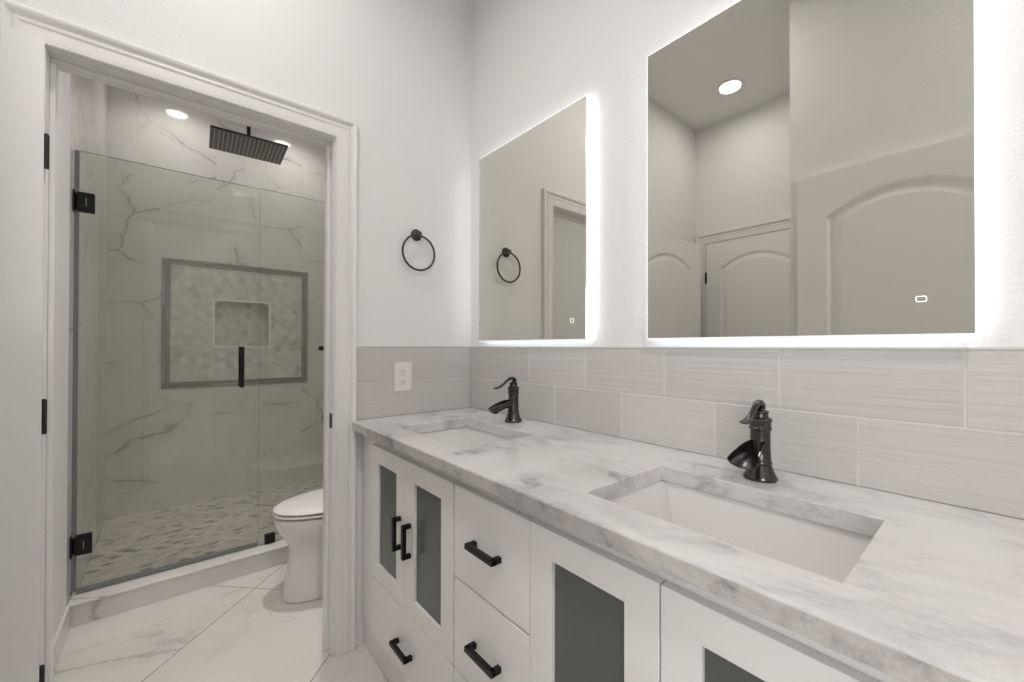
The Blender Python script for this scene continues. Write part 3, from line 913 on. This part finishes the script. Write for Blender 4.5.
# ------------------------------------------------------------------ shower niche panel
nich = thing('shower_niche', 'recessed shower niche set in a grey-framed hexagon mosaic panel', 'niche', ((NF[0] + NF[1]) / 2, YS, NF[2]))
bm = bmesh.new(); lay = bm.faces.layers.float.new('tone')
hex_field(bm, NI[0] + 0.001, NI[1] - 0.001, NI[2] + 0.001, NI[3] - 0.001, 0.052, 0.045, lambda u, v, w: (u, YS - 0.004 - 0.0025 * w, v), lay, tone_hex, 0.0008, (NN[0] - 0.008, NN[1] + 0.008, NN[2] - 0.008, NN[3] + 0.008))
for (a, b, c, d) in ((NI[0], NN[0] - 0.008, NI[2], NI[3]), (NN[1] + 0.008, NI[1], NI[2], NI[3]), (NN[0] - 0.008, NN[1] + 0.008, NI[2], NN[2] - 0.008), (NN[0] - 0.008, NN[1] + 0.008, NN[3] + 0.008, NI[3])):
    box(bm, a, b, YS - 0.0055, YS - 0.0006, c, d, mat=1)
obj('mosaic_panel', bm, [M['hex'], M['grout']], nich)
bm = bmesh.new(); lay = bm.faces.layers.float.new('tone')
hex_field(bm, NN[0] + 0.002, NN[1] - 0.002, NN[2] + 0.002, NN[3] - 0.002, 0.052, 0.045, lambda u, v, w: (u, YS + 0.097 - 0.0025 * w, v), lay, tone_hex, 0.0008)
box(bm, NN[0] + 0.001, NN[1] - 0.001, YS + 0.0955, YS + 0.0995, NN[2] + 0.001, NN[3] - 0.001, mat=1)
obj('niche_back', bm, [M['hex'], M['grout']], nich)
bm = bmesh.new()
w = 0.009
box(bm, NN[0] - w, NN[0] + 0.001, YS - 0.010, YS + 0.094, NN[2] - w, NN[3] + w, 0.001, 1); box(bm, NN[1] - 0.001, NN[1] + w, YS - 0.010, YS + 0.094, NN[2] - w, NN[3] + w, 0.001, 1)
box(bm, NN[0] + 0.001, NN[1] - 0.001, YS - 0.010, YS + 0.094, NN[2] - w, NN[2] + 0.001, 0.001, 1); box(bm, NN[0] + 0.001, NN[1] - 0.001, YS - 0.010, YS + 0.094, NN[3] - 0.001, NN[3] + w, 0.001, 1)
tag(obj('niche_trim', bm, M['nichetrim'], nich), 'white edge trim of the recess')
# liner frame made of stone sticks of varied grey
bm = bmesh.new(); lay0 = bm.faces.layers.float.new('tone')
def stick(x0, x1, z0, z1):
    t = bmesh.new(); t.faces.layers.float.new('tone')
    box(t, x0 + 0.0006, x1 - 0.0006, YS - 0.014, YS - 0.0006, z0 + 0.0006, z1 - 0.0006, 0.003, 2)
    tl = t.faces.layers.float['tone']
    k = random.random()
    for f in t.faces: f[tl] = k
    merge(bm, t)
for (z0, z1) in ((NF[2], NF[2] + 0.022), (NF[2] + 0.022, NI[2]), (NI[3], NI[3] + 0.022), (NI[3] + 0.022, NF[3])):
    xs_ = [NF[0], NF[0] + 0.31, NF[0] + 0.615, NF[1]]
    for a, b in zip(xs_, xs_[1:]): stick(a, b, z0, z1)
for (x0, x1) in ((NF[0], NF[0] + 0.022), (NF[0] + 0.022, NI[0]), (NI[1], NI[1] + 0.022), (NI[1] + 0.022, NF[1])):
    zs_ = [NI[2], NI[2] + 0.26, NI[2] + 0.56, NI[3]]
    for a, b in zip(zs_, zs_[1:]): stick(x0, x1, a, b)
tag(obj('liner_frame', bm, M['liner'], nich), 'grey stone liner frame')

# ------------------------------------------------------------------ shower glass
YG0, YG1 = 2.661, 2.671
def pane(name, x0, x1, z0, z1, parent):
    bm = newbox(x0, x1, YG0, YG1, z0, z1)
    for f in bm.faces:
        if abs(f.calc_center_median().y - YG0) > 1e-4 and abs(f.calc_center_median().y - YG1) > 1e-4: f.material_index = 1
    return obj(name, bm, [M['glass'], M['glassedge']], parent)
sd = thing('shower_door', 'frameless clear glass shower door with black hinges and bar handle', 'shower door', (TL + 0.02, 2.666, ZC))
pane('glass_panel', -0.315, 0.385, ZC + 0.014, 2.100, sd)
bm = newbox(-0.314, 0.384, YG0 - 0.002, YG1 + 0.002, ZC + 0.003, ZC + 0.024, 0.001, 1)
tag(obj('bottom_seal', bm, M['seal'], sd), 'grey seal strip along the bottom edge')
tag(obj('side_seal', newbox(-0.3305, -0.3155, YG0 + 0.001, YG1 - 0.001, ZC + 0.014, 2.098, 0.001, 1), M['seal'], sd), 'grey seal strip along the hinge edge')
for zc in (0.322, 1.868):
    bm = bmesh.new()
    box(bm, TL + 0.0008, TL + 0.006, 2.636, 2.696, zc - 0.046, zc + 0.046, 0.001, 1)
    lathe(bm, [(0.009, -0.034), (0.009, 0.034)], (TL + 0.0135, 2.666, zc), 16)
    for y0, y1 in ((YG0 - 0.008, YG0 - 0.0002), (YG1 + 0.0002, YG1 + 0.008)):
        box(bm, TL + 0.014, TL + 0.068, y0, y1, zc - 0.044, zc + 0.044, 0.0015, 1)
    box(bm, TL + 0.012, TL + 0.020, YG0 - 0.0075, YG1 + 0.0075, zc - 0.030, zc + 0.030)
    hg = obj('hinge', bm, M['black'], sd)
    tag(hg, 'square black glass hinge')
    tag(obj('hinge_slot', newbox(TL + 0.040, TL + 0.0425, YG0 - 0.0086, YG0 - 0.0081, zc - 0.018, zc + 0.018), M['steel'], hg), 'pale vertical line on the hinge plate')
bm = bmesh.new()
for y, s in ((YG0 - 0.034, 1), (YG1 + 0.034, -1)):
    lathe(bm, [(0.0085, 0.0), (0.0095, 0.001), (0.0095, 0.219), (0.0085, 0.220)], (0.303, y, 0.995), 20)
    for z in (1.025, 1.185):
        tube(bm, [(0.303, y, z), (0.303, y + s * 0.0338, z)], 0.006, 14)
tag(obj('handle', bm, M['black'], sd, 35), 'black vertical bar handle')

sp = thing('shower_screen', 'fixed clear glass panel to the right of the shower door', 'glass panel', (0.8, 2.666, ZC))
pane('glass_panel', 0.389, TR - 0.002, ZC + 0.003, 2.104, sp)
def clip(x0, x1, z0, z1):
    bm = bmesh.new()
    box(bm, x0, x1, YG0 - 0.009, YG0 - 0.0002, z0, z1, 0.001, 1); box(bm, x0, x1, YG1 + 0.0002, YG1 + 0.009, z0, z1, 0.001, 1)
    tag(obj('glass_clip', bm, M['black'], sp), 'small square black glass clip')
clip(0.418, 0.468, ZC + 0.0008, ZC + 0.052)
clip(1.05, 1.10, ZC + 0.0008, ZC + 0.052)
kb = bmesh.new()
lathe(kb, [(0.014, 0.0), (0.014, 0.022), (0.012, 0.024)], (0.706, YG0 - 0.0245, 1.206), 20, 'Y')
tag(obj('knob', kb, M['black'], sp, 35), 'small black knob')

# ------------------------------------------------------------------ rain shower head on a ceiling arm
sh = thing('rain_shower', 'black rectangular rain shower head hanging above the shower glass', 'shower head', (0.3855, 3.1125, 2.50), rz=-math.radians(2.5))
HX0, HX1, HY0, HY1, HZ = 0.183, 0.588, 2.950, 3.275, 2.500
bm = newbox(HX0, HX1, HY0, HY1, HZ, HZ + 0.012, 0.0015, 1)
bm.normal_update()
for f in bm.faces: f.material_index = 0 if f.normal.z < -0.9 else 1
obj('head_plate', bm, [M['head'], M['black']], sh)
bm = bmesh.new()
for k in range(17):
    xx = HX0 + 0.022 + k * (HX1 - HX0 - 0.044) / 16
    box(bm, xx - 0.0024, xx + 0.0024, HY0 + 0.014, HY1 - 0.014, HZ - 0.0022, HZ - 0.0002, 0.0006, 1)
tag(obj('nozzle_rib', bm, M['headrib'], sh), 'pale raised nozzle rows')
bm = bmesh.new()
lathe(bm, [(0.020, 0.0105), (0.020, 0.022), (0.0125, 0.030), (0.0115, 0.034), (0.0115, CEIL - HZ - 0.012), (0.030, CEIL - HZ - 0.010), (0.030, CEIL - HZ - 0.001)], ((HX0 + HX1) / 2, (HY0 + HY1) / 2, HZ), 24)
obj('ceiling_arm', bm, M['black'], sh, 35)

# ------------------------------------------------------------------ toilet (bowl towards -X)
TY = 2.225
tl = thing('toilet', 'white elongated toilet with closed lid between the curb and the door wall', 'toilet', (0.75, TY, 0.0))
def egg(xf, xb, hw, z, n=40, p=2.15, nose=0.62):
    """oval with a longer pointed front (towards -X)"""
    out = []
    xc = xf + (xb - xf) * nose
    for i in range(n):
        a = 2 * PI * i / n
        c, s = math.cos(a), math.sin(a)
        cx = abs(c) ** (2 / p) * (1 if c >= 0 else -1); sy = abs(s) ** (2 / p) * (1 if s >= 0 else -1)
        out.append((xc + (cx * (xb - xc) if c > 0 else cx * (xc - xf)), TY + sy * hw, z))
    return out
bm = bmesh.new()
loft(bm, [egg(0.425, 1.03, 0.130, 0.0008, p=2.6), egg(0.420, 1.035, 0.134, 0.004, p=2.6), egg(0.420, 1.035, 0.134, 0.014, p=2.6), egg(0.428, 1.03, 0.128, 0.030, p=2.6),
          egg(0.438, 1.03, 0.118, 0.10, p=2.6), egg(0.450, 1.03, 0.110, 0.18, p=2.5), egg(0.453, 1.03, 0.108, 0.225, p=2.4), egg(0.444, 1.03, 0.122, 0.262, p=2.3),
          egg(0.424, 1.02, 0.146, 0.295, p=2.2), egg(0.402, 1.01, 0.168, 0.328, p=2.2), egg(0.388, 1.0, 0.180, 0.360, p=2.15), egg(0.384, 0.99, 0.184, 0.388, p=2.15),
          egg(0.386, 0.99, 0.182, 0.397, p=2.15), egg(0.394, 0.985, 0.174, 0.400, p=2.15)])
obj('bowl', bm, M['porcelain'], tl, 50)
bm = bmesh.new()
loft(bm, [egg(0.398, 0.93, 0.168, 0.4070), egg(0.383, 0.935, 0.183, 0.4095), egg(0.381, 0.935, 0.185, 0.414), egg(0.386, 0.93, 0.181, 0.4185)])
obj('seat', bm, M['porcelain'], tl, 50)
bm = bmesh.new()
loft(bm, [egg(0.402, 0.94, 0.166, 0.4255), egg(0.385, 0.945, 0.183, 0.4280), egg(0.383, 0.945, 0.185, 0.431), egg(0.387, 0.942, 0.181, 0.4365), egg(0.402, 0.93, 0.168, 0.4415), egg(0.46, 0.89, 0.12, 0.4465), egg(0.55, 0.82, 0.05, 0.449)])
obj('lid', bm, M['porcelain'], tl, 50)
obj('tank', newbox(0.985, 1.205, TY - 0.20, TY + 0.20, 0.4015, 0.745, 0.02, 3), M['porcelain'], tl, 40)
obj('tank_lid', newbox(0.975, 1.212, TY - 0.21, TY + 0.21, 0.746, 0.778, 0.008, 3), M['porcelain'], tl, 40)
bm = bmesh.new(); lathe(bm, [(0.013, 0.0), (0.013, -0.012)], (1.0, TY - 0.2005, 0.69), 16, 'Y'); box(bm, 0.93, 1.008, TY - 0.222, TY - 0.212, 0.683, 0.697, 0.003)
obj('flush_lever', bm, M['steel'], tl, 40)

# ------------------------------------------------------------------ recessed downlights
for x, y, w, spr, lab in DOWNLIGHTS:
    r = thing('recessed_downlight', lab, 'ceiling light', (x, y, CEIL), 'recessed ceiling downlights')
    bm = bmesh.new()
    n = 32
    prof = [(0.088, -0.0008), (0.088, -0.005), (0.078, -0.009), (0.070, -0.009), (0.066, -0.0008)]
    R = [[bm.verts.new((x + a * math.cos(2 * PI * i / n), y + a * math.sin(2 * PI * i / n), CEIL + h)) for i in range(n)] for a, h in prof]
    for a, b in zip(R, R[1:] + R[:1]):
        for i in range(n): bm.faces.new((a[i], a[(i + 1) % n], b[(i + 1) % n], b[i]))
    obj('trim_ring', bm, M['plastic'], r, 40)
    bm = bmesh.new(); lathe(bm, [(0.0658, -0.001), (0.0658, -0.004), (0.05, -0.0055)], (x, y, CEIL), 32)
    obj('lens', bm, M['lens'], r, 40)

# added fill light over the toilet, a cylinder deep enough to hide its lens
x, y = CAN_FILL[0], CAN_FILL[1]
r = thing('added_fill_spotlight', 'white cylinder fill light added out of view above the toilet', 'ceiling light', (x, y, CEIL))
bm = bmesh.new()
n = 40
prof = [(0.078, -0.0008), (0.080, -0.003), (0.080, -0.098), (0.078, -0.100), (0.074, -0.100), (0.072, -0.098), (0.072, -0.024), (0.070, -0.022), (0.0, -0.022)][:8]
R = [[bm.verts.new((x + a * math.cos(2 * PI * i / n), y + a * math.sin(2 * PI * i / n), CEIL + h)) for i in range(n)] for a, h in prof]
for a, b in zip(R, R[1:] + R[:1]):
    for i in range(n): bm.faces.new((a[i], a[(i + 1) % n], b[(i + 1) % n], b[i]))
for f in bm.faces:
    c = f.calc_center_median()
    f.material_index = 1 if math.hypot(c.x - x, c.y - y) < 0.0735 and c.z < CEIL - 0.03 else 0
obj('shade', bm, [M['plastic'], M['slot']], r, 40)
bm = bmesh.new(); lathe(bm, [(0.0695, -0.024), (0.0695, -0.034), (0.05, -0.036)], (x, y, CEIL), 32)
obj('lens', bm, M['lens'], r, 40)
